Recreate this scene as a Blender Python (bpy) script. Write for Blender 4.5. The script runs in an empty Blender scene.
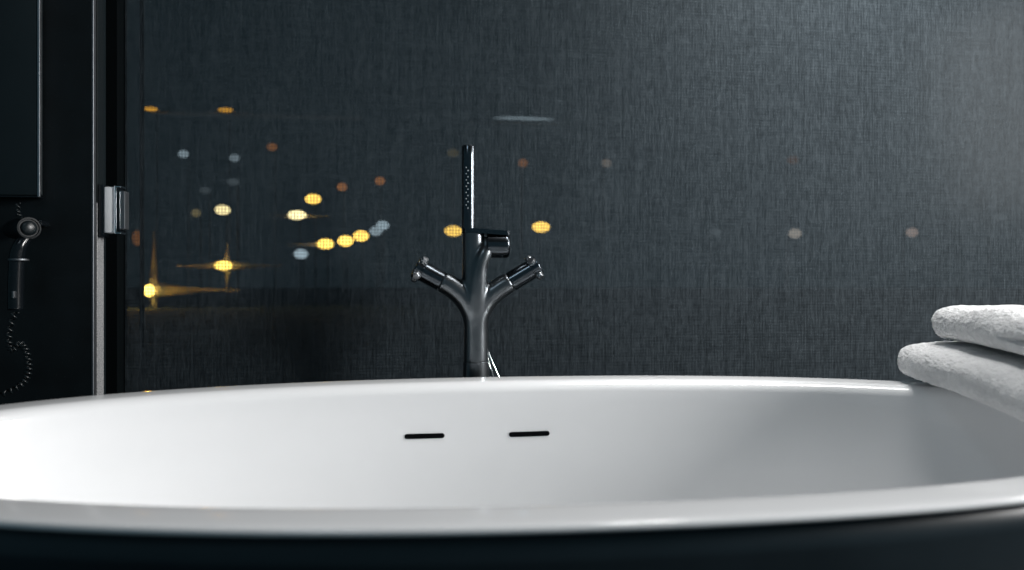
import bpy, bmesh, math, random
from mathutils import Vector, Matrix, noise
random.seed(7)
S = bpy.context.scene
COL = S.collection
PI = math.pi

# ------------------------------------------------------------------ camera frame
F, CX, CY, PSI, RIM, EYE = 700.0, 512.0, 285.0, 0.1138, 0.58, 0.748
CO, SI = math.cos(PSI), math.sin(PSI)

def at(px, py, Y):
    """point on the vertical plane y = Y that the photograph shows at (px, py)"""
    u = (px - CX) / F
    D = Y / (CO - u * SI)
    return Vector((u * D * CO + D * SI, Y, EYE + (CY - py) / F * D))

def depth(x, y):
    return x * SI + y * CO

# ------------------------------------------------------------------ mesh helpers
def link(name, bm, mat, parent=None, smooth=True, auto=None):
    me = bpy.data.meshes.new(name)
    bmesh.ops.recalc_face_normals(bm, faces=bm.faces[:])
    bm.to_mesh(me); bm.free()
    for p in me.polygons: p.use_smooth = smooth
    if smooth and auto is not None:
        me.set_sharp_from_angle(angle=auto)
    o = bpy.data.objects.new(name, me)
    o.data.materials.append(mat)
    COL.objects.link(o)
    if parent: put_under(o, parent)
    return o

def put_under(o, parent):
    o.parent = parent
    o.matrix_parent_inverse = Matrix.Translation(-abs_loc(parent))

def abs_loc(o):
    v = o.location.copy()
    return v + abs_loc(o.parent) - (abs_loc(o.parent)) if o.parent else v

def empty(name, loc, label, cat, group=None):
    o = bpy.data.objects.new(name, None)
    o.location = loc; o.empty_display_size = .05
    COL.objects.link(o)
    return tag(o, label, cat, group)

def tag(o, label, cat, group=None, kind=None):
    o['label'] = label; o['category'] = cat
    if group: o['group'] = group
    if kind: o['kind'] = kind
    return o

def struct(o):
    o['kind'] = 'structure'
    return o

def add_box(bm, lo, hi, bev=0.0, seg=2):
    c = [(a + b) / 2 for a, b in zip(lo, hi)]
    s = [abs(b - a) for a, b in zip(lo, hi)]
    r = bmesh.ops.create_cube(bm, size=1, matrix=Matrix.Translation(c) @ Matrix.Diagonal((*s, 1)))
    if bev > 0:
        es = list({e for v in r['verts'] for e in v.link_edges})
        bmesh.ops.bevel(bm, geom=es, offset=bev, segments=seg, profile=.5, affect='EDGES')

def frame_of(d):
    d = d.normalized()
    up = Vector((0, 0, 1)) if abs(d.z) < .95 else Vector((0, 1, 0))
    a = d.cross(up).normalized()
    return a, a.cross(d).normalized()

def add_tube(bm, pts, rad, seg=20, caps=True):
    pts = [Vector(p) for p in pts]
    if not hasattr(rad, '__len__'): rad = [rad] * len(pts)
    rings = []; a = None
    for i, p in enumerate(pts):
        d = (pts[min(i + 1, len(pts) - 1)] - pts[max(i - 1, 0)]).normalized()
        if a is None: a, b = frame_of(d)
        else:
            a = (a - d * a.dot(d)).normalized(); b = a.cross(d).normalized()
        rings.append([bm.verts.new(p + (a * math.cos(t) + b * math.sin(t)) * rad[i])
                      for t in [2 * PI * k / seg for k in range(seg)]])
    for r, q in zip(rings, rings[1:]):
        for k in range(seg):
            bm.faces.new((r[k], r[(k + 1) % seg], q[(k + 1) % seg], q[k]))
    if caps:
        bm.faces.new(rings[0][::-1]); bm.faces.new(rings[-1])

def add_turned(bm, base, axis, prof, seg=40):
    """profile [(distance along axis, radius)] turned about the axis"""
    base = Vector(base); d = Vector(axis).normalized(); a, b = frame_of(d)
    rings = []
    for t, r in prof:
        c = base + d * t
        if r < 1e-6: rings.append([bm.verts.new(c)])
        else: rings.append([bm.verts.new(c + (a * math.cos(2 * PI * k / seg) + b * math.sin(2 * PI * k / seg)) * r) for k in range(seg)])
    for r, q in zip(rings, rings[1:]):
        for k in range(seg):
            j = (k + 1) % seg
            if len(r) == 1 and len(q) == 1: continue
            if len(r) == 1: bm.faces.new((r[0], q[j], q[k]))
            elif len(q) == 1: bm.faces.new((r[k], r[j], q[0]))
            else: bm.faces.new((r[k], r[j], q[j], q[k]))

def rounded_rod(L, r, e):
    """turned profile of a rod with softened ends"""
    p = [(0, 0)]
    for k in range(5):
        t = PI / 2 * k / 4
        p.append((e - e * math.sin(t), r - e + e * math.cos(t)) if False else (e * (1 - math.sin(PI / 2 - t)) if False else e * (1 - math.cos(t)), r - e + e * math.sin(t)))
    for k in range(5):
        t = PI / 2 * k / 4
        p.append((L - e + e * math.sin(t), r - e + e * math.cos(t)))
    p.append((L, 0))
    return p

def bezier(P, n=16):
    out = []
    for i in range(n + 1):
        t = i / n; Q = [Vector(p) for p in P]
        while len(Q) > 1: Q = [a.lerp(b, t) for a, b in zip(Q, Q[1:])]
        out.append(Q[0])
    return out

def spline(P, n=8):
    """Catmull-Rom through the points"""
    P = [Vector(p) for p in P]; out = []
    for i in range(len(P) - 1):
        p0, p1, p2, p3 = P[max(i - 1, 0)], P[i], P[i + 1], P[min(i + 2, len(P) - 1)]
        for k in range(n):
            t = k / n
            out.append(.5 * ((2 * p1) + (p2 - p0) * t + (2 * p0 - 5 * p1 + 4 * p2 - p3) * t * t + (3 * p1 - p0 - 3 * p2 + p3) * t ** 3))
    return out + [P[-1]]

def baked(o):
    """replace the object's mesh by the result of its modifiers"""
    dg = bpy.context.evaluated_depsgraph_get(); dg.update()
    me = bpy.data.meshes.new_from_object(o.evaluated_get(dg))
    me.name = o.name
    o.modifiers.clear(); o.data = me
    for p in me.polygons: p.use_smooth = True
    return o

# ------------------------------------------------------------------ materials
class NT:
    def __init__(s, name):
        s.m = bpy.data.materials.new(name); s.m.use_nodes = True
        s.t = s.m.node_tree; s.t.nodes.clear()
        s.out = s.t.nodes.new('ShaderNodeOutputMaterial')
    def n(s, kind, **kw):
        x = s.t.nodes.new('ShaderNode' + kind)
        for k, v in kw.items(): setattr(x, k, v)
        return x
    def l(s, a, b): s.t.links.new(a, b)
    def setv(s, node, **kw):
        for k, v in kw.items(): node.inputs[k.replace('_', ' ')].default_value = v
    def coords(s, scale):
        tc = s.n('TexCoord'); mp = s.n('Mapping'); mp.inputs['Scale'].default_value = scale
        s.l(tc.outputs['Object'], mp.inputs['Vector']); return mp.outputs['Vector']
    def noise(s, scale, detail=2.0, vec=(1, 1, 1)):
        x = s.n('TexNoise'); x.inputs['Scale'].default_value = scale; x.inputs['Detail'].default_value = detail
        s.l(s.coords(vec), x.inputs['Vector']); return x.outputs['Fac']
    def math(s, op, a, b=None, clamp=False):
        x = s.n('Math', operation=op); x.use_clamp = clamp
        for i, v in enumerate((a, b)):
            if v is None: continue
            if isinstance(v, (int, float)): x.inputs[i].default_value = v
            else: s.l(v, x.inputs[i])
        return x.outputs[0]
    def ramp(s, fac, stops):
        r = s.n('ValToRGB'); e = r.color_ramp.elements
        while len(e) < len(stops): e.new(.5)
        for x, (p, c) in zip(e, stops): x.position = p; x.color = (*c, 1)
        s.l(fac, r.inputs['Fac']); return r.outputs['Color']
    def bump(s, h, strength, dist):
        b = s.n('Bump'); b.inputs['Strength'].default_value = strength; b.inputs['Distance'].default_value = dist
        s.l(h, b.inputs['Height']); return b.outputs['Normal']

def principled(name, col, rough, metal=0.0, var=.1, scale=60, rvar=.06, bump=0.0, coat=0.0, vec=(1, 1, 1), spec=.5, bscale=None):
    t = NT(name); p = t.n('BsdfPrincipled')
    f = t.noise(scale, 3, vec)
    t.l(t.ramp(f, [(.25, tuple(c * (1 - var) for c in col)), (.75, tuple(min(1, c * (1 + var)) for c in col))]), p.inputs['Base Color'])
    rr = t.math('ADD', rough - rvar / 2, t.math('MULTIPLY', f, rvar)); t.l(rr, p.inputs['Roughness'])
    p.inputs['Metallic'].default_value = metal
    p.inputs['Coat Weight'].default_value = coat
    p.inputs['Coat Roughness'].default_value = .05
    p.inputs['Specular IOR Level'].default_value = spec
    if bump:
        t.l(t.bump(t.noise(bscale or scale * 3, 2, vec), bump, .001), p.inputs['Normal'])
    t.l(p.outputs[0], t.out.inputs[0]); return t.m

M = {}
M['acrylic'] = principled('white_acrylic', (.82, .83, .84), .14, var=.01, scale=8, rvar=.03, coat=.3)
M['shell'] = principled('black_gloss_shell', (.017, .027, .034), .3, var=.15, scale=14, rvar=.05)
M['gunmetal'] = principled('gunmetal', (.175, .192, .205), .30, metal=1, var=.03, scale=20, rvar=.02)
M['gunmetal_gloss'] = principled('gunmetal_gloss', (.11, .125, .14), .2, metal=1, var=.05, scale=90, rvar=.04)
M['nub'] = principled('worn_gunmetal', (.36, .38, .40), .3, metal=1, var=.1, scale=200)
M['nozzle'] = principled('grey_rubber', (.6, .62, .64), .5, var=.05)
M['chrome'] = principled('chrome', (.82, .84, .86), .12, metal=1, var=.03)
M['silver'] = principled('satin_silver', (.90, .91, .92), .4, metal=0, var=.05, scale=150, vec=(1, 1, .1))
M['black_plastic'] = principled('black_plastic', (.004, .006, .008), .18, var=.1)
M['matt_black'] = principled('matt_black_plastic', (.006, .009, .011), .5, spec=.25)
M['trim_metal'] = principled('grey_trim_metal', (.20, .215, .23), .5, metal=1, var=.05)
M['black_lacquer'] = principled('black_lacquer', (.006, .010, .012), .35, var=.1, scale=12)
M['alu'] = principled('dark_aluminium', (.42, .45, .48), .38, metal=1, var=.05, scale=100, vec=(1, 1, .1))
M['frame'] = principled('black_window_frame', (.008, .012, .015), .3, var=.1)
M['slot'] = principled('black_slot', (.001, .0015, .002), .7, spec=.05)
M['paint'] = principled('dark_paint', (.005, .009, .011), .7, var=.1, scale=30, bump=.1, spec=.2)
M['ceil'] = principled('charcoal_ceiling', (.02, .025, .028), .8, var=.08, scale=20)
M['asphalt'] = principled('night_asphalt', (.05, .085, .105), .9, var=.15, scale=2, spec=.1)
M['pale_streak'] = principled('flare_streak', (.6, .58, .55), .9, var=.05, scale=3)  # for the added bars that imitate streaks of light around the lamps

def tile_mat(name, tx, tz, col, grout, rough, gap=.004):
    t = NT(name); p = t.n('BsdfPrincipled')
    g = t.n('NewGeometry'); sp = t.n('SeparateXYZ'); t.l(g.outputs['Position'], sp.inputs[0])
    def cell(o, s):
        m = t.math('MODULO', t.math('ADD', o, 50.0 * s), s)
        return t.math('LESS_THAN', m, gap)
    gr = t.math('MAXIMUM', cell(sp.outputs[0], tx), cell(sp.outputs[2 if tz > 0 else 1], abs(tz)))
    n1 = t.noise(18, 4); n2 = t.noise(220, 1)
    sp2 = t.ramp(n2, [(.66, (0, 0, 0)), (.80, (.012, .014, .015))])
    base = t.ramp(n1, [(.3, tuple(c * .7 for c in col)), (.75, tuple(c * 1.4 for c in col))])
    ad = t.n('MixRGB', blend_type='ADD'); ad.inputs[0].default_value = 1
    t.l(base, ad.inputs[1]); t.l(sp2, ad.inputs[2])
    mx = t.n('MixRGB'); t.l(gr, mx.inputs[0]); t.l(ad.outputs[0], mx.inputs[1]); mx.inputs[2].default_value = (*grout, 1)
    t.l(mx.outputs[0], p.inputs['Base Color']); p.inputs['Roughness'].default_value = rough; p.inputs['Specular IOR Level'].default_value = .25
    t.l(t.bump(n1, .15, .002), p.inputs['Normal'])
    t.l(p.outputs[0], t.out.inputs[0]); return t.m
M['stone'] = tile_mat('black_stone', 1.2, 2.4, (.0035, .0062, .0078), (.003, .005, .006), .55)
M['floor'] = tile_mat('dark_floor_tile', .6, -.6, (.02, .025, .028), (.01, .012, .013), .35)

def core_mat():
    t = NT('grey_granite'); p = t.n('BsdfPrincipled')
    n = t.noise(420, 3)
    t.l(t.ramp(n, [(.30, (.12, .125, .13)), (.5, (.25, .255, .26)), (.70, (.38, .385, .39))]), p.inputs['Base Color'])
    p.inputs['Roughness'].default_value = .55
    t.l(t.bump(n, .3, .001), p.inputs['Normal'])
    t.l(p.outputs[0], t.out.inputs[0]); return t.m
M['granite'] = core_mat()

def terry_mat():
    t = NT('white_terry'); p = t.n('BsdfPrincipled')
    a = t.noise(420, 2); b = t.noise(90, 3)
    t.l(t.ramp(b, [(.25, (.74, .745, .75)), (.75, (.86, .865, .87))]), p.inputs['Base Color'])
    p.inputs['Roughness'].default_value = .95
    p.inputs['Sheen Weight'].default_value = .25; p.inputs['Sheen Roughness'].default_value = .5
    p.inputs['Specular IOR Level'].default_value = .1
    t.l(t.bump(t.math('ADD', a, t.math('MULTIPLY', b, .6)), .55, .004), p.inputs['Normal'])
    t.l(p.outputs[0], t.out.inputs[0]); return t.m
M['terry'] = terry_mat()

def blind_mat():
    """woven screen cloth: slubby threads both ways, tiny open holes between them"""
    t = NT('woven_screen_cloth')
    v1 = t.noise(1.0, 2, (430, 1, 48)); v2 = t.noise(1.0, 1, (170, 1, 8))
    h1 = t.noise(1.0, 2, (60, 1, 400)); h2 = t.noise(1.0, 1, (8, 1, 170))
    w = t.math('ADD', t.math('ADD', t.math('MULTIPLY', v1, .42), t.math('MULTIPLY', v2, .2)),
               t.math('ADD', t.math('MULTIPLY', h1, .28), t.math('MULTIPLY', h2, .1)))
    col = t.ramp(w, [(.36, (.0115, .0175, .0220)), (.50, (.0265, .0365, .0440)), (.64, (.047, .061, .071))])
    d = t.n('BsdfPrincipled'); t.l(col, d.inputs['Base Color'])
    d.inputs['Roughness'].default_value = .75; d.inputs['Specular IOR Level'].default_value = .2
    t.l(t.bump(w, .5, .0006), d.inputs['Normal'])
    tr = t.n('BsdfTransparent')
    g = t.n('TexCoord'); sp = t.n('SeparateXYZ'); t.l(g.outputs['Object'], sp.inputs[0])
    def thread(o, pitch):
        s = t.math('SINE', t.math('MULTIPLY', o, 2 * PI / pitch))
        return t.math('ADD', .78, t.math('MULTIPLY', s, .22))
    op = t.math('MULTIPLY', thread(sp.outputs[0], .0068), thread(sp.outputs[2], .0068))
    op = t.math('MULTIPLY', t.math('ADD', t.math('MULTIPLY', op, .42), .06), t.math('SUBTRACT', 1.45, t.math('MULTIPLY', v1, .9)), True)
    mx = t.n('MixShader'); t.l(op, mx.inputs[0]); t.l(d.outputs[0], mx.inputs[1]); t.l(tr.outputs[0], mx.inputs[2])
    t.l(mx.outputs[0], t.out.inputs[0]); return t.m
M['blind'] = blind_mat()

def glass_mat():
    t = NT('window_glass')
    tr = t.n('BsdfTransparent'); tr.inputs[0].default_value = (.44, .47, .48, 1)
    gl = t.n('BsdfGlossy'); gl.inputs['Roughness'].default_value = .2
    fr = t.n('Fresnel'); fr.inputs['IOR'].default_value = 1.15
    mx = t.n('MixShader'); t.l(fr.outputs[0], mx.inputs[0]); t.l(tr.outputs[0], mx.inputs[1]); t.l(gl.outputs[0], mx.inputs[2])
    t.l(mx.outputs[0], t.out.inputs[0]); return t.m
M['glass'] = glass_mat()

def emit(name, col, strength):
    t = NT(name); e = t.n('Emission'); e.inputs[0].default_value = (*col, 1); e.inputs[1].default_value = strength * 4.0
    t.l(e.outputs[0], t.out.inputs[0]); return t.m

# ================================================================== THE SETTING
YB = 1.55            # cloth of the blind
YW = 1.63            # window plane
bm = bmesh.new(); add_box(bm, (-2.6, -1.4, -.06), (3.0, 1.75, 0)); struct(link('floor', bm, M['floor'], smooth=False))
bm = bmesh.new(); add_box(bm, (-2.6, -1.4, 2.6), (3.0, 1.75, 2.7)); struct(link('ceiling', bm, M['ceil'], smooth=False))
bm = bmesh.new(); add_box(bm, (3.0, -1.4, -.06), (3.1, 1.75, 2.7)); struct(link('wall_right', bm, M['paint'], smooth=False))

XWL = at(127, 285, YW + .02).x          # left end of the glazed opening
bm = bmesh.new()
add_box(bm, (-2.6, YW - .03, 0), (XWL, YW + .02, 2.6))
add_box(bm, (XWL, YW - .03, 0), (3.0, YW + .12, .16))
add_box(bm, (XWL, YW - .03, 2.35), (3.0, YW + .12, 2.6))
add_box(bm, (2.7, YW - .03, .16), (3.0, YW + .12, 2.35))
struct(link('wall_back', bm, M['paint'], smooth=False))

bm = bmesh.new()                    # window: dark frame; narrow side pane added to show the imitated reflection
XM0, XM1 = at(140, 285, YW).x, at(144.2, 285, YW + .02).x
add_box(bm, (XM0, YW - .002, .16), (XM1, YW + .02, 2.35), .001)
for x in (1.75,): add_box(bm, (x, YW - .02, .16), (x + .05, YW + .06, 2.35), .002)
add_box(bm, (XWL, YW - .02, .16), (2.7, YW + .06, .21), .002)
add_box(bm, (XWL, YW - .02, 2.30), (2.7, YW + .06, 2.35), .002)
win = struct(link('window_1', bm, M['frame'], smooth=False))
for a, b in ((XWL, XM0), (XM1, 1.75), (1.80, 2.7)):
    bm = bmesh.new(); add_box(bm, (a, YW + .006, .21), (b, YW + .012, 2.30)); link('pane', bm, M['glass'], win, smooth=False)

# partition of black stone with its grey granite end
XP = -.633
def edgeY(px):                      # y on the partition's end face x = XP seen at px
    u = (px - CX) / F
    ang = math.atan(u) + PSI
    return XP / math.tan(ang)
y94, y96, y98, y104, y106 = (edgeY(p) for p in (93.6, 96.2, 97.6, 104, 106.6))
bm = bmesh.new(); add_box(bm, (-2.6, y94 + .001, 0), (XP - .001, y96, 2.6), .0006, 1)
struct(link('wall_left', bm, M['stone'], smooth=False))
bm = bmesh.new(); add_box(bm, (XP - .004, y94, 0), (XP, y96, 2.6), .0012, 3)
struct(link('trim_1', bm, M['trim_metal'], smooth=False))
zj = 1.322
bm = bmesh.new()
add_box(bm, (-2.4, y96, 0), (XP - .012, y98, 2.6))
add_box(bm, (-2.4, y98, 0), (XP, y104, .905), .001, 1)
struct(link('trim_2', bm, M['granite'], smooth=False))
bm = bmesh.new(); add_box(bm, (-2.4, y98, zj), (XP - .001, y104, 2.6)); add_box(bm, (-2.4, y98, .905), (XP - .0005, y104, zj - .003), .001, 1); struct(link('trim_3', bm, M['paint'], smooth=False))  # upper end blocks coloured dark, standing in for shade above the beam
bm = bmesh.new(); add_box(bm, (XP - .02, y98, zj - .003), (XP + .0005, y106, zj)); struct(link('trim_4', bm, M['trim_metal'], smooth=False))
bm = bmesh.new(); add_box(bm, (-2.4, y104, 0), (XP - .0015, y106, 2.6)); struct(link('trim_5', bm, M['black_lacquer'], smooth=False))

# ================================================================== BLIND
XBL = at(125, 285, YB).x
bl = empty('roller_blind', (.8, YB, 2.42), 'charcoal woven roller blind covering the night window behind the bathtub', 'blind')
bm = bmesh.new()
nx, nz = 90, 60
g = [[bm.verts.new((XBL + (2.75 - XBL) * i / nx, YB + .0012 * math.sin(i * .9) * (j / nz) * .6, 2.42 - (2.42 - .07) * j / nz)) for i in range(nx + 1)] for j in range(nz + 1)]
for j in range(nz):
    for i in range(nx): bm.faces.new((g[j][i], g[j][i + 1], g[j + 1][i + 1], g[j + 1][i]))
link('cloth', bm, M['blind'], bl)
bm = bmesh.new(); add_tube(bm, [(XBL, YB + .02, 2.44), (2.75, YB + .02, 2.44)], .028, 24); link('roller_tube', bm, M['black_plastic'], bl)
bm = bmesh.new(); add_box(bm, (XBL, YB - .006, .045), (2.75, YB + .006, .075), .004); link('hem_bar', bm, M['alu'], bl)

# ================================================================== BATHTUB
TX, TY, TA, TB, TN = .1561, .8807, .8345, .40, 2.156
SEG = 192
def ring(bm, inset, z):
    out = []
    for k in range(SEG):
        t = 2 * PI * k / SEG; c, s = math.cos(t), math.sin(t)
        e = 2 / TN
        x = (TA - inset) * math.copysign(abs(c) ** e, c); y = (TB - inset) * math.copysign(abs(s) ** e, s)
        out.append(bm.verts.new((TX + x, TY + y, z)))
    return out
def skin_rings(bm, rings, close_end=False):
    for r, q in zip(rings, rings[1:]):
        for k in range(SEG):
            j = (k + 1) % SEG; bm.faces.new((r[k], r[j], q[j], q[k]))
    if close_end: bm.faces.new(rings[-1])
inner = []          # inner profile: inset, height
R = .016
for k in range(9):
    t = PI / 2 * k / 8; inner.append((.044 + .024 * math.sin(t), RIM - .0008 - .0195 * (1 - math.cos(t))))
wall_p = [(.0690, RIM - .026), (.0710, RIM - .045), (.075, RIM - .08), (.085, RIM - .12), (.097, RIM - .17), (.112, RIM - .22), (.130, RIM - .27), (.155, RIM - .32), (.185, RIM - .36), (.225, RIM - .39), (.275, RIM - .405), (.33, RIM - .41), (.395, RIM - .412)]
inner += wall_p
tub = empty('bathtub', (TX, TY, 0), 'white oval freestanding bathtub with black outer shell', 'bathtub')
bm = bmesh.new()
prof = [(.018, RIM - .0080), (.006, RIM - .0072), (.0020, RIM - .0063), (.0004, RIM - .0050), (0, RIM - .0036), (.0006, RIM - .0020), (.0022, RIM - .0006), (.0045, RIM), (.014, RIM), (.030, RIM - .0002)] + inner
rings = [ring(bm, i, z) for i, z in prof]
skin_rings(bm, rings, True)
basin = link('basin', bm, M['acrylic'], tub)
bm = bmesh.new()
prof = [(.04, RIM - .0090), (.012, RIM - .0078), (.006, RIM - .0095), (.006, RIM - .03), (.012, RIM - .09), (.026, RIM - .18), (.045, RIM - .29), (.075, RIM - .40), (.11, RIM - .50), (.135, .02), (.137, .004), (.145, 0)]
rings = [ring(bm, i, z) for i, z in prof]
skin_rings(bm, rings, True)
link('outer_shell', bm, M['shell'], tub)['label'] = 'black glossy outer shell'

def wall_point(px, py):
    """where the line of sight meets the far inner wall"""
    best = None
    d = at(px, py, 1.0) - Vector((0, 0, EYE))
    for i in range(2000):
        s = .9 + i * .0003
        p = Vector((0, 0, EYE)) + d * s
        ins = None
        for (i0, z0), (i1, z1) in zip(inner, inner[1:]):
            if z1 <= p.z <= z0: ins = i0 + (i1 - i0) * (z0 - p.z) / (z0 - z1); break
        if ins is None: continue
        q = (abs(p.x - TX) / (TA - ins)) ** TN + (abs(p.y - TY) / (TB - ins)) ** TN
        if q >= 1 and p.y > TY: return p
    return p
for (x0, y0), (x1, y1) in (((404.5, 436.6), (444.5, 435.6)), ((509, 434.6), (549.5, 433.3))):
    a, b = wall_point(x0, y0), wall_point(x1, y1)
    u = (b - a).normalized()
    zz = Vector((0, -.22, -1)); zz = (zz - u * zz.dot(u)).normalized()
    nrm = u.cross(zz).normalized()
    if nrm.y > 0: nrm = -nrm
    r = .0042
    a2, b2 = a + u * r, b - u * r
    bm = bmesh.new(); pts = []
    for k in range(13): t = PI / 2 + PI * k / 12; pts.append(a2 + u * math.cos(t) * r + zz * math.sin(t) * r)
    for k in range(13): t = -PI / 2 + PI * k / 12; pts.append(b2 + u * math.cos(t) * r + zz * math.sin(t) * r)
    f0 = [bm.verts.new(p + nrm * .0012) for p in pts]; f1 = [bm.verts.new(p - nrm * .012) for p in pts]
    bm.faces.new(f0); bm.faces.new(f1[::-1])
    for k in range(len(pts)):
        j = (k + 1) % len(pts); bm.faces.new((f0[k], f0[j], f1[j], f1[k]))
    link('overflow_slot', bm, M['slot'], tub, smooth=False)
bm = bmesh.new(); add_turned(bm, (TX, TY, RIM - .4125), (0, 0, 1), [(0, .034), (.003, .034), (.005, .030), (.006, 0)]); link('drain_cover', bm, M['chrome'], tub)

# ================================================================== TAP
YT = 1.385
def T(px, py, dy=0.0): return at(px, py, YT) + Vector((0, dy, 0))
PXM = depth(T(476, 285).x, YT) / F          # metres per pixel at the tap
def px(v): return v * PXM
tap = empty('bath_tap', (T(476, 300).x, YT, 0), 'black Y-shaped floor-standing bath tap with two cross handles', 'tap')
bm = bmesh.new()
def body_tube(P, rad, n=12):
    pts = spline(P, n)
    rr = []
    for i in range(len(pts)):
        t = i / (len(pts) - 1) * (len(rad) - 1); k = min(int(t), len(rad) - 2); rr.append((rad[k] + (rad[k + 1] - rad[k]) * (t - k)) * PXM)
    add_tube(bm, pts, rr, 28)
body_tube([T(476, 364), T(476, 345), T(476, 330), T(476, 315)], [12.6, 12.2, 12.0, 12.6])
body_tube([T(476, 336), T(474.5, 318), T(466, 300), T(452, 287), T(441.3, 281.3)], [11.6, 11.6, 11.4, 11, 10.6])
body_tube([T(476, 336), T(477.5, 318), T(486, 300), T(500, 288), T(510.5, 282)], [11.6, 11.6, 11.4, 11, 10.6])
body_tube([T(476, 325), T(475, 300), T(473.6, 275), T(473.4, 250), T(473.4, 231)], [11.6, 12, 11.4, 11, 11])
body_tube([T(476, 312, -.004), T(477, 290, -.010), T(479, 268, -.014), T(484, 254, -.013), T(490, 246, -.004)], [11.5, 10, 8.5, 8, 8])
body = link('tap_body', bm, M['gunmetal'], tap)
m = body.modifiers.new('r', 'REMESH'); m.mode = 'VOXEL'; m.voxel_size = .0021
m = body.modifiers.new('s', 'SMOOTH'); m.factor = .5; m.iterations = 36
m = body.modifiers.new('d', 'SUBSURF'); m.levels = 1; m.render_levels = 1
baked(body)

bm = bmesh.new(); add_turned(bm, T(476, 361.4), (0, 0, -1), [(0, 0), (0, px(12.3)), (.0008, px(12.9)), (.02, px(13)), (T(476, 361.4).z - .012, px(13)), (T(476, 361.4).z - .012, 0)])
link('stand_pipe', bm, M['gunmetal'], tap, auto=.7)
bm = bmesh.new(); add_turned(bm, (T(476, 300).x, YT, 0), (0, 0, 1), [(0, 0), (0, .05), (.010, .05), (.013, .047), (.013, 0)]); link('floor_flange', bm, M['gunmetal_gloss'], tap, auto=.7)

# flat holder plate on top and the round knob under it
bm = bmesh.new()
c0, c1 = T(473.2, 229), T(499, 231.5)
n = 20; pts = []
w0, w1 = px(11.3), px(11.6)
for k in range(n + 1):
    t = PI / 2 + PI * k / n; pts.append((c0.x + math.cos(t) * w0, YT + math.sin(t) * w0, c0.z))
pts += [(c1.x + px(8), YT - w1, c1.z), (c1.x + px(10), YT - w1 + .004, c1.z), (c1.x + px(10), YT + w1 - .004, c1.z), (c1.x + px(8), YT + w1, c1.z)]
up = [bm.verts.new(p) for p in pts]; dn = [bm.verts.new((p[0], p[1], p[2] - px(4.5))) for p in pts]
bm.faces.new(up); bm.faces.new(dn[::-1])
for k in range(len(pts)): j = (k + 1) % len(pts); bm.faces.new((up[k], up[j], dn[j], dn[k]))
bmesh.ops.bevel(bm, geom=[e for e in bm.edges if e.verts[0].co.z - e.verts[1].co.z < .01 and abs(e.verts[0].co.z - e.verts[1].co.z) < .003], offset=.0012, segments=2, affect='EDGES')
link('holder_plate', bm, M['gunmetal_gloss'], tap, auto=.6)
kn = bmesh.new(); kc = T(486.6, 245.8, -.004)
add_turned(kn, kc, (1, 0, 0), [(0, 0), (0, px(11.2)), (.001, px(12.2)), (px(18.5), px(12.4)), (px(20.5), px(12.1)), (px(22), px(11)), (px(22.6), px(9)), (px(22.6), 0)], 56)
link('diverter_knob', kn, M['gunmetal_gloss'], tap, auto=.7)
bm = bmesh.new(); add_turned(bm, kc - Vector((px(3), 0, 0)), (1, 0, 0), [(0, 0), (0, px(9)), (px(3.2), px(9)), (px(3.2), 0)]); link('knob_collar', bm, M['nub'], tap)

def handle(p_in, p_out, ph):
    d = (p_out - p_in); L = d.length; d.normalize()
    bm = bmesh.new()
    r = px(10.2)
    add_turned(bm, p_in + d * .0006, d, [(0, 0), (0, r - .0008), (.0008, r), (L * .72, r * .98), (L * .74, r * .9), (L * .78, r * .9), (L * .80, r * .98), (L - .0012, r * 1.0), (L, r * .94), (L, r * .7), (L - .0015, r * .66), (L - .0015, 0)], 48)
    h = link('handle', bm, M['gunmetal_gloss'], tap, auto=.6)
    a, b = frame_of(d)
    for k in range(4):
        t = ph + k * PI / 2
        v = a * math.cos(t) + b * math.sin(t)
        bm = bmesh.new()
        add_turned(bm, p_out - d * px(4.6) + v * (r * .75), v, [(0, 0), (0, px(3.4)), (r * .62, px(3.4)), (r * .70, px(3.0)), (r * .72, 0)], 20)
        add_turned(bm, p_out - d * px(4.6) + v * (r * .98), v, [(0, px(3.4)), (.0002, px(4.0)), (r * .2, px(4.0)), (r * .2 + .0003, px(3.4))], 20)
        link('pin', bm, M['nub'], h, auto=.6)
handle(T(441.3, 281.3), T(415.5, 267.4, -.004), .62)
handle(T(510.5, 282), T(538.0, 265.3, -.004), .62)

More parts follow.
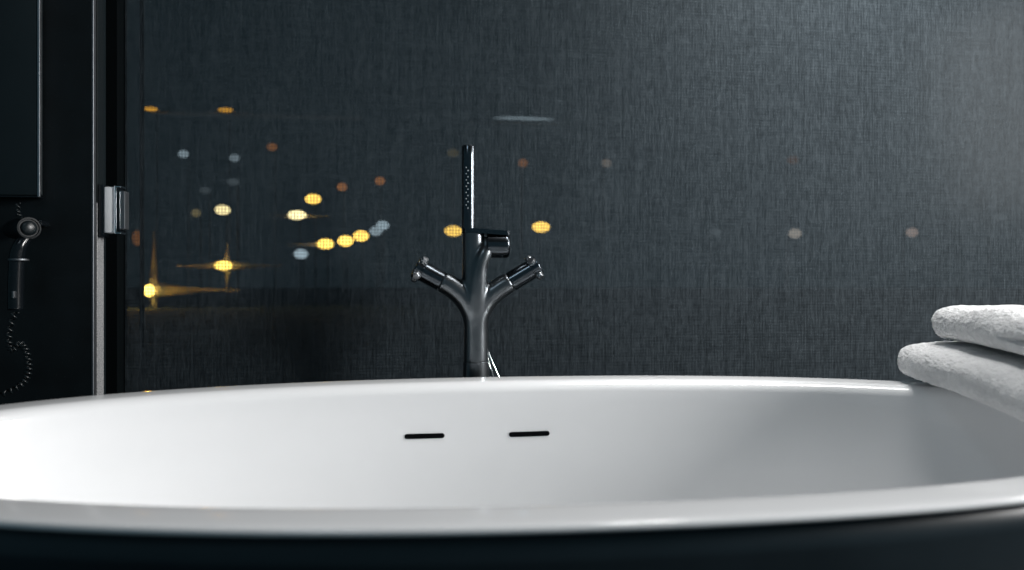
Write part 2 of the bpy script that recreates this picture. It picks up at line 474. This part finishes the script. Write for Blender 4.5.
# ================================================================== HAND SHOWER + HOSE
hs = empty('hand_shower', T(468.5, 228), 'slim black stick hand shower standing upright in the tap', 'hand shower')
z0, z1 = T(468.5, 229).z, T(468.5, 146).z
r = px(6.7)
bm = bmesh.new()
add_turned(bm, (T(468.5, 229).x, YT, z0), (0, 0, 1), [(-.02, 0), (-.02, r * .8), (0, r * .92), (.0005, r), (z1 - z0 - px(14.4), r), (z1 - z0 - px(14.2), r * .93), (z1 - z0 - px(13.6), r * .93), (z1 - z0 - px(13.4), r), (z1 - z0 - .0015, r), (z1 - z0 - .0004, r - .0006), (z1 - z0, r - .002), (z1 - z0 - .0006, r * .6), (z1 - z0 - .0006, 0)], 48)
link('wand', bm, M['gunmetal_gloss'], hs, auto=.6)
cen = Vector((T(468.5, 229).x, YT, 0))
first = None
for k in range(7):
    for s in (0, 1):
        ang = math.radians(-93 + (-20 if s == 0 else -5)) 
        v = Vector((math.cos(ang), math.sin(ang), 0))
        z = T(468.5, 168.5 + 6.2 * k + 3.1 * s).z
        p = cen + v * (r - .0003) + Vector((0, 0, z))
        if first is None:
            bm = bmesh.new(); add_turned(bm, (0, 0, 0), (v.x, v.y, 0), [(0, .0012), (.0006, .0011), (.0009, .0006), (.001, 0)], 10)
            first = link('nozzle', bm, M['nozzle'], None); first.location = p; o = first
        else:
            o = first.copy(); COL.objects.link(o); o.location = p
        o.parent = hs; o.matrix_parent_inverse = Matrix.Translation(-hs.location)

bm = bmesh.new()
hp = spline([T(486, 345, .018), T(488.4, 352.5, .010), T(492.5, 363, .004), T(499.3, 378.6, .0), T(506, 396, .0), T(516, 440, .02), T(518, 560, .05), T(505, 640, .06), T(489, 655, .05), T(480, 640, .03)], 10)
add_tube(bm, hp, px(1.25), 12)
hose = link('shower_hose', bm, M['chrome'])
tag(hose, 'thin chrome shower hose hanging beside the base of the black tap', 'hose')
bm = bmesh.new()
hp = spline([T(487.2, 352, .014), T(488.2, 358, .012), T(490.5, 367, .010), T(494.3, 379, .010), T(500, 400, .012), T(506, 450, .03), T(503, 560, .05), T(492, 600, .05), T(482, 590, .03)], 10)
add_tube(bm, hp, px(.62), 10)
hose2 = link('supply_hose', bm, M['chrome'])
tag(hose2, 'thinner grey metal hose between the tap base and the chrome shower hose', 'hose')

# ================================================================== TOWELS
def towel(name, left_back, left_front, width, z0, th, lab, seed, inset_front, crease, sag):
    """folded terry towel: rounded fold towards the tub, stretched along the fold line"""
    A, B = Vector((*left_back, 0)), Vector((*left_front, 0))
    ax = (B - A).normalized(); L = (B - A).length + inset_front
    wd = Vector((-ax.y, ax.x, 0))
    if wd.x < 0: wd = -wd
    NU, NV = 260, 240
    bm = bmesh.new(); rows = []
    def prof(v, shrink):
        # closed cross-section: v in 0..1; u along wd, w up
        t = 2 * PI * v; c, s = math.cos(t), math.sin(t)
        n1 = 2 / 4.6; e2 = 2 / 2.7
        hw, hh = width / 2 - shrink, th / 2 - shrink * .75
        u = hw * math.copysign(abs(c) ** n1, c); w = hh * math.copysign(abs(s) ** e2, s)
        return u, w
    for i in range(NU + 1):
        f = i / NU; s = f * L
        q = 0
        er = .030
        if s < er: q = er - math.sqrt(max(0, er * er - (er - s) ** 2))
        if L - s < er: q = er - math.sqrt(max(0, er * er - (er - (L - s)) ** 2))
        q = min(q, th * .62)
        row = []
        sg = -sag * max(0, min(1, (s - .05) / .27)) ** 1.3
        for j in range(NV):
            v = (j + .5) / NV
            u, w = prof(v, q * .6)
            P = A + ax * s + wd * (width / 2 + u)
            z = z0 + th / 2 + w + sg
            # crease between the folded layers along the fold side
            if u < 0 and crease:
                dz = (w - crease[2] * th) / (th * .055)
                k = max(0, min(1, (s - crease[0]) / crease[1]))
                g_ = k * math.exp(-dz * dz) * max(0, (-u - width * .3) / (width * .2))
                P += wd * .016 * g_
            p3 = Vector((P.x, P.y, z))
            # soft lumps of the terry
            nn = noise.noise(p3 * 13 + Vector((seed, 0, 0))) * .006 + noise.noise(p3 * 42 + Vector((0, seed, 0))) * .0012 + noise.noise(p3 * 120 + Vector((0, 0, seed))) * .0014 + noise.noise(p3 * 330) * .0016
            dirv = (wd * (u / (width / 2)) ** 3 + Vector((0, 0, w / (th / 2)))).normalized()
            if w < 0 and abs(u) < width * .44: nn = max(0, nn) * -.2
            p3 += dirv * nn
            # the cloth bellies down a little between the rims
            row.append(bm.verts.new(p3))
        rows.append(row)
    for r_, q_ in zip(rows, rows[1:]):
        for j in range(NV):
            k = (j + 1) % NV; bm.faces.new((r_[j], r_[k], q_[k], q_[j]))
    bm.faces.new(rows[0][::-1]); bm.faces.new(rows[-1])
    o = link(name, bm, M['terry'])
    return tag(o, lab, 'towel', 'folded towels on the tub end')
towel('folded_towel', (.807, 1.150), (.747, .80), .30, RIM + .001, .072, 'larger lower folded white towel lying across the tub rim', 3.1, .26, None, .022)
towel('folded_towel', (.851, 1.120), (.795, .86), .25, RIM + .071, .064, 'smaller upper folded white towel lying on another towel', 9.7, .30, (.20, .08, -.05), .012)

# ================================================================== METAL CATCH ON THE PARTITION
YC = (y98 + y104) / 2
def Q(px_, py_, Y=None): return at(px_, py_, YC if Y is None else Y)
ct = empty('door_catch', (XP, YC, Q(110, 210).z), 'silver metal door catch fixed to the grey stone edge', 'door catch')
zt, zb = Q(113, 186.5).z, Q(113, 234.5).z
xa, xb, xc, xd = Q(106.5, 200).x, Q(119.3, 200).x, Q(121.8, 200).x, Q(127, 200).x
bm = bmesh.new(); add_box(bm, (XP - .0005, YC - .013, zb - .006), (xa, YC + .013, zt + .002), .0015); link('mounting_plate', bm, M['black_plastic'], ct, smooth=False)
bm = bmesh.new(); add_box(bm, (xa, YC - .012, zb + .002), (xb - .002, YC + .012, zt - .002), .003, 3); link('catch_body', bm, M['silver'], ct, auto=.6)
bm = bmesh.new()
add_box(bm, (xb - .004, YC - .014, zb), (xb, YC + .012, zt), .0012)
add_box(bm, (xb - .002, YC - .014, zt - .004), (xc + .004, YC + .010, zt), .0012)
add_box(bm, (xb - .002, YC - .014, zb), (xc + .004, YC + .010, zb + .004), .0012)
link('catch_frame', bm, M['chrome'], ct, smooth=False)
bm = bmesh.new(); add_box(bm, (xb, YC - .004, zb + .005), (xc, YC + .010, zt - .005)); link('catch_recess', bm, M['black_plastic'], ct, smooth=False)
bm = bmesh.new(); add_box(bm, (xc, YC - .010, Q(113, 229.5).z), (xd, YC + .010, Q(113, 191.5).z), .0012); link('strike_plate', bm, M['trim_metal'], ct, smooth=False)

# ================================================================== WALL CABINET
YF = y94 - .018
p0, p1 = at(-120, -60, YF), at(38, 197, YF)
zc1 = 1.95
cab = empty('wall_cabinet', ((p0.x + p1.x) / 2, y94, p1.z), 'black wall cabinet with a bright metal edge on the black partition', 'cabinet')
bm = bmesh.new(); add_box(bm, (p0.x, YF + .010, p1.z + .004), (p1.x, y94, zc1), .002); link('carcass', bm, M['black_lacquer'], cab, smooth=False)
bm = bmesh.new(); add_box(bm, (p0.x, YF, p1.z + .002), (p1.x - .001, YF + .010, zc1), .003, 3); link('door', bm, M['black_lacquer'], cab, auto=.6)
bm = bmesh.new(); add_box(bm, (p1.x - .001, YF - .001, p1.z), (p1.x + .003, YF + .004, zc1), .001); link('edge_trim', bm, M['alu'], cab, smooth=False)
bm = bmesh.new(); add_box(bm, (p0.x, YF - .001, p1.z - .001), (p1.x, YF + .02, p1.z + .002), .0006); link('bottom_rail', bm, M['black_plastic'], cab, smooth=False)

# ================================================================== HAIR DRYER
YH = 1.335
def H(px_, py_, dy=0): return at(px_, py_, YH) + Vector((0, dy, 0))
hm = depth(H(25, 230).x, YH) / F
hd = empty('hair_dryer', (H(26, 228).x, y94, H(26, 228).z), 'black hair dryer with coiled cord hanging on the black partition', 'hair dryer')
bm = bmesh.new()
c = H(29.5, 228)
ax = Vector((.75, -.66, 0)).normalized()
add_turned(bm, c - ax * .075, ax, [(0, 0), (0, .013), (.003, .016), (.03, .019), (.06, .0205), (.070, .0205), (.074, .019), (.0745, .0165), (.072, .0155), (.072, 0)], 48)
link('barrel', bm, M['matt_black'], hd, auto=.7)
bm = bmesh.new(); add_turned(bm, c - ax * .006, ax, [(0, 0), (0, .0135), (.004, .0135), (.008, .011), (.010, .006), (.0105, 0)], 40); link('rear_cap', bm, M['black_lacquer'], hd)
bm = bmesh.new(); add_tube(bm, spline([H(24, 236, .01), H(20, 246), H(17, 258), H(15.5, 285), H(15.5, 310)], 8), [.010 + .0022 * min(1, k / 14) for k in range(33)], 24); link('grip', bm, M['black_plastic'], hd)
bm = bmesh.new(); add_turned(bm, H(20, 259, -.004), (0, 0, -1), [(0, .0155), (.0015, .0158), (.003, .0155)], 32); link('grip_ring', bm, M['trim_metal'], hd)
bm = bmesh.new(); add_box(bm, H(18.2, 298, -.020) , H(20.6, 291, -.012), .001); link('switch', bm, M['trim_metal'], hd, smooth=False)
bm = bmesh.new()
add_box(bm, H(12, 224, .035), (H(30, 218, .035).x, y94 + .002, H(30, 218).z), .003); link('wall_holder', bm, M['black_plastic'], hd, smooth=False)
def coil(path, turns, rc, rw, name):
    pts = spline(path, 40); out = []
    a = None
    for i, p in enumerate(pts):
        d = (pts[min(i + 1, len(pts) - 1)] - pts[max(i - 1, 0)]).normalized()
        if a is None: a, b = frame_of(d)
        else:
            a = (a - d * a.dot(d)).normalized(); b = a.cross(d)
    n = turns * 14; a = None
    for i in range(n + 1):
        t = i / n * (len(pts) - 1); k = min(int(t), len(pts) - 2); p = pts[k].lerp(pts[k + 1], t - k)
        d = (pts[k + 1] - pts[k]).normalized()
        if a is None: a, b = frame_of(d)
        else:
            a = (a - d * a.dot(d)).normalized(); b = a.cross(d)
        ph = 2 * PI * turns * i / n
        out.append(p + (a * math.cos(ph) + b * math.sin(ph)) * rc)
    bm = bmesh.new(); add_tube(bm, out, rw, 8)
    return link(name, bm, M['black_lacquer'], hd)
coil([H(15.5, 312), H(10, 328), H(9, 344), H(13, 350), H(20, 344), H(25.5, 350), H(28.5, 363), H(28, 374), H(22, 384), H(8, 392), H(-12, 398)], 26, .0042, .0019, 'coiled_cord')
coil([H(17.8, 203), H(17.8, 209), H(18.5, 215), H(22, 219)], 4, .003, .0016, 'hanging_cord')

# ================================================================== CITY LIGHTS BEYOND THE WINDOW
YL = 24.0
AMBER, WARM, PALE, WHITE, RUST = (1, .42, .035), (1, .55, .10), (1, .74, .36), (.80, .92, 1.0), (1, .36, .12)
bm = bmesh.new(); add_box(bm, (-160, 1.76, -.3), (160, 200, -.01)); struct(link('ground', bm, M['asphalt'], smooth=False))
def pole(p, r_, root):
    bm = bmesh.new(); add_tube(bm, [(p.x, YL + .5, -.01), (p.x, YL + .5, p.z - .06), (p.x, YL + .42, p.z), (p.x, YL + r_ * .4, p.z)], .018, 8)
    link('pole', bm, M['paint'], root)
def L(px_, py_, hw, hh, col, s, lab, group=None, name='street_lamp'):
    p = at(px_, py_, YL); k = depth(p.x, p.y) / F
    root = empty(name, (p.x, YL, 0), lab, 'city light', group)
    bm = bmesh.new(); bmesh.ops.create_uvsphere(bm, u_segments=24, v_segments=14, radius=1, matrix=Matrix.Translation(p) @ Matrix.Diagonal(((hw + .9) * k, hh * k, (hh + .7) * k, 1)))
    link('globe', bm, emit('lamp_glow', col, s), root)
    pole(p, hh * k, root)
    return root
G = 'city lights seen through the blind'
L(183.5, 154, 4.2, 3.2, WHITE, .55, 'dim white city light beyond the blind, left of the pair below the upper streaks', G)
L(234.5, 158, 4.0, 3.2, WHITE, .40, 'dim white city light beyond the blind, right of the pair below the upper streaks', G)
L(272, 147, 4.0, 3.2, RUST, .35, 'dim rust city light beyond the blind, highest of the round ones', G)
L(205, 190.5, 4.2, 2.8, WHITE, .10, 'very faint grey city light beyond the blind above the small brown one', G)
L(233, 182, 5.0, 2.8, WHITE, .13, 'very faint grey city light beyond the blind above the pale yellow one', G)
L(196, 213, 3.6, 3.2, PALE, .30, 'small dim brown city light beyond the blind beside the pale yellow one', G)
L(222.5, 210, 6.6, 4.2, PALE, 3.0, 'pale yellow oval city light beyond the blind above the broad amber flare', G)
L(313, 199, 7.0, 4.2, WARM, 4.5, 'bright yellow oval city light beyond the blind just above the paler oval', G)
L(342, 187, 4.0, 3.4, RUST, .55, 'small rust city light beyond the blind between the yellow oval and another rust dot', G)
L(380, 181, 4.0, 3.4, RUST, .50, 'small rust city light beyond the blind above the upper end of the chain', G)
L(301, 254, 6.0, 4.2, WHITE, 1.1, 'white round city light beyond the blind below the chain of yellow lights', G)
L(345.5, 241, 6.8, 4.6, WARM, 6, 'bright yellow city light beyond the blind, middle of the chain of three', G)
L(361, 236, 6.8, 4.6, WARM, 5, 'bright yellow city light beyond the blind, upper of the chain of three', G)
L(376, 231, 5.6, 4.0, WHITE, .70, 'dim white city light beyond the blind touching the chain of three yellow lights', G)
L(382.5, 225.5, 5.6, 4.0, WHITE, .85, 'dim white city light beyond the blind topping the whole chain', G)
L(453.5, 231, 8.0, 4.6, WARM, 3.0, 'yellow oval city light beyond the blind beside the hand shower foot', G)
L(541, 227, 8.0, 4.6, WARM, 4.0, 'yellow oval city light beyond the blind standing alone right of the tap', G)
L(523, 163, 4.0, 3.4, RUST, .30, 'faint rust city light beyond the blind below the white streak', G)
L(606.5, 163, 4.0, 3.4, (1, .75, .6), .22, 'faint tan city light beyond the blind, alone above and right of the tap', G)
L(795, 233.5, 5.5, 4.2, (1, .80, .66), .55, 'faint whitish city light beyond the blind, the left one of the far pair', G)
L(912, 232.5, 5.0, 4.0, (1, .66, .54), .45, 'faint pinkish city light beyond the blind above the towels', G)
L(716, 232, 4.0, 3.4, WHITE, .10, 'barely visible grey city light beyond the blind, between tap and far pair', G)
L(453, 153, 5.0, 3.4, PALE, .10, 'barely visible grey city light beyond the blind beside the hand shower top', G)
L(793, 160, 5.0, 3.4, RUST, .08, 'barely visible city light beyond the blind above the far pair', G)
L(1000, 218, 7.0, 2.6, WHITE, .08, 'barely visible grey city light beyond the blind at the photo edge above the towels', G)
L(137, 238, 2.6, 7.0, RUST, .28, 'dim tall rust lamp beyond the blind, added to imitate a reflection beside the window frame', G)  # added lamp imitating an orange reflection on the window jamb

def flare(px_, py_, hw, hh, col, s, bar, streak_upright, power, lab, off=.30, thick=2.2):
    """lamp with added pale bars behind it, lit to imitate its glow streaks"""
    p = at(px_, py_, YL); k = depth(p.x, p.y) / F
    root = empty('street_lamp', (p.x, YL, 0), lab, 'city light', G); pole(p, hh * k, root)
    bm = bmesh.new(); bmesh.ops.create_uvsphere(bm, u_segments=24, v_segments=14, radius=1, matrix=Matrix.Translation(p) @ Matrix.Diagonal((hw * k, hh * k, hh * k, 1)))
    gl = link('globe', bm, emit('lamp_glow', col, s), root)
    if bar:
        bm = bmesh.new(); n_ = 24; sp_ = lambda t: max(.12, (1 - abs(t)) ** 1.3)
        add_tube(bm, [(p.x + (t * bar[1] if t > 0 else t * bar[0]) * 1.35 * k, YL + off + .1, p.z) for t in [i / n_ * 2 - 1 for i in range(n_ + 1)]], [thick / 2 * k * sp_(i / n_ * 2 - 1) for i in range(n_ + 1)], 12); link('streak_bar', bm, M['pale_streak'], root, smooth=False)
    if streak_upright:
        bm = bmesh.new(); add_tube(bm, [(p.x, YL + off + .12, p.z + (t * streak_upright[0] if t > 0 else t * streak_upright[1]) * 1.3 * k) for t in [i / n_ * 2 - 1 for i in range(n_ + 1)]], [5.0 * k * sp_(i / n_ * 2 - 1) for i in range(n_ + 1)], 12); link('streak_upright', bm, M['pale_streak'], root, smooth=False)
    li = bpy.data.lights.new('lamp_light', 'POINT'); li.color = AMBER if col is WARM else col; li.energy = power * 2.4; li.shadow_soft_size = .02
    lo = bpy.data.objects.new('lamp_light', li); COL.objects.link(lo); lo.location = p - Vector((0, hh * k + .05, -.0)); put_under(lo, root)
    lo.location = p - Vector((0, hh * k + .05, 0))
    return root
flare(223.5, 265.5, 8.5, 4.6, WARM, 7, (36, 40), (18, 18), 34, 'broad amber city light beyond the blind with a long level flare', thick=11)
flare(149, 290.5, 5.0, 6.0, WARM, 12, (3, 62), (46, 46), 80, 'brightest amber city light beyond the blind, cut off by the window frame', thick=15)
flare(325.5, 244, 8.2, 5.0, WARM, 6, (28, 6), None, 12, 'bright yellow city light beyond the blind, lowest of the chain of three', thick=9)
flare(297, 215, 9.0, 4.6, PALE, 4.5, (22, 22), None, 7, 'brightest pale oval city light beyond the blind with short level flare', thick=5)
flare(151, 109, 6.5, 2.2, AMBER, 1.5, (6, 22), None, 7, 'thin amber streak of city light beyond the blind, at the window frame', thick=3)
flare(225.5, 110, 7.5, 2.2, AMBER, 1.4, (18, 18), None, 10, 'thin amber streak of city light beyond the blind above the white pair', thick=3)
flare(524, 118.5, 31, 1.5, WHITE, .45, (42, 45), None, 20, 'long thin white streak of city light beyond the blind above the hand shower', off=.6, thick=2)
bm = bmesh.new(); pa, pb = at(145, 107.5, YL + .4), at(360, 112, YL + .4)
add_box(bm, (pa.x, YL + .9, pa.z - .05), (pb.x, YL + 1.2, pa.z), .01)
o = link('roof_edge', bm, emit('roof_edge_glow', (.7, .8, .85), .035)); tag(o, 'faint self-glowing roof edge beyond the blind joining the amber streaks', 'roof edge')  # light on the edge put in as emission of its material

# ================================================================== LIGHT
w = bpy.data.worlds.new('night'); S.world = w; w.use_nodes = True
bg = w.node_tree.nodes['Background']; bg.inputs[0].default_value = (.42, .80, 1.0, 1); bg.inputs[1].default_value = .085

def spot(name, loc, target, energy, angle, blend, size, col=(1, .985, .97)):
    li = bpy.data.lights.new(name, 'SPOT'); li.energy = energy; li.color = col
    li.spot_size = math.radians(angle); li.spot_blend = blend; li.shadow_soft_size = size
    o = bpy.data.objects.new(name, li); COL.objects.link(o); o.location = loc
    o.rotation_euler = (Vector(target) - Vector(loc)).to_track_quat('-Z', 'Y').to_euler()
    return o
def area(name, loc, target, energy, sx, sy, col, spread=160):
    li = bpy.data.lights.new(name, 'AREA'); li.shape = 'RECTANGLE'; li.size = sx; li.size_y = sy
    li.energy = energy; li.color = col; li.spread = math.radians(spread)
    o = bpy.data.objects.new(name, li); COL.objects.link(o); o.location = loc
    o.rotation_euler = (Vector(target) - Vector(loc)).to_track_quat('-Z', 'Y').to_euler()
    return o
area('side_light', (2.70, .15, 1.58), (0, 1.0, .8), 58, .5, .95, (1, .985, .97), 150)  # broad light from the right, its source out of view
area('strip_light_by_blind', (2.72, 1.36, 1.75), (0, 1.45, .9), 14, .12, 1.3, (1, .97, .95), 150)
spot('downlight', (.74, 1.33, 2.45), (.74, 1.36, .9), 55, 100, .9, .16)
spot('wall_washer', (1.0, 1.12, 2.2), (.95, 1.55, 1.32), 112, 74, 1.0, .26)
area('fill_light', (-.75, -.5, 2.5), (.7, .9, .6), 2.2, .4, .4, (.72, .88, 1))  # added cool fill from above and behind the camera

# ================================================================== CAMERA
cam = bpy.data.cameras.new('camera'); co = bpy.data.objects.new('camera', cam); COL.objects.link(co)
co.location = (0, 0, EYE); co.rotation_euler = (PI / 2, 0, -PSI)
cam.sensor_width = 36; cam.lens = F / 1024 * 36; cam.clip_start = .01; cam.clip_end = 200
cam.dof.use_dof = True; cam.dof.focus_distance = 1.40; cam.dof.aperture_fstop = 3.4
S.camera = co
S.view_settings.view_transform = 'Standard'; S.view_settings.look = 'None'
S.view_settings.exposure = .22; S.view_settings.gamma = 1; S.view_settings.use_curve_mapping = False
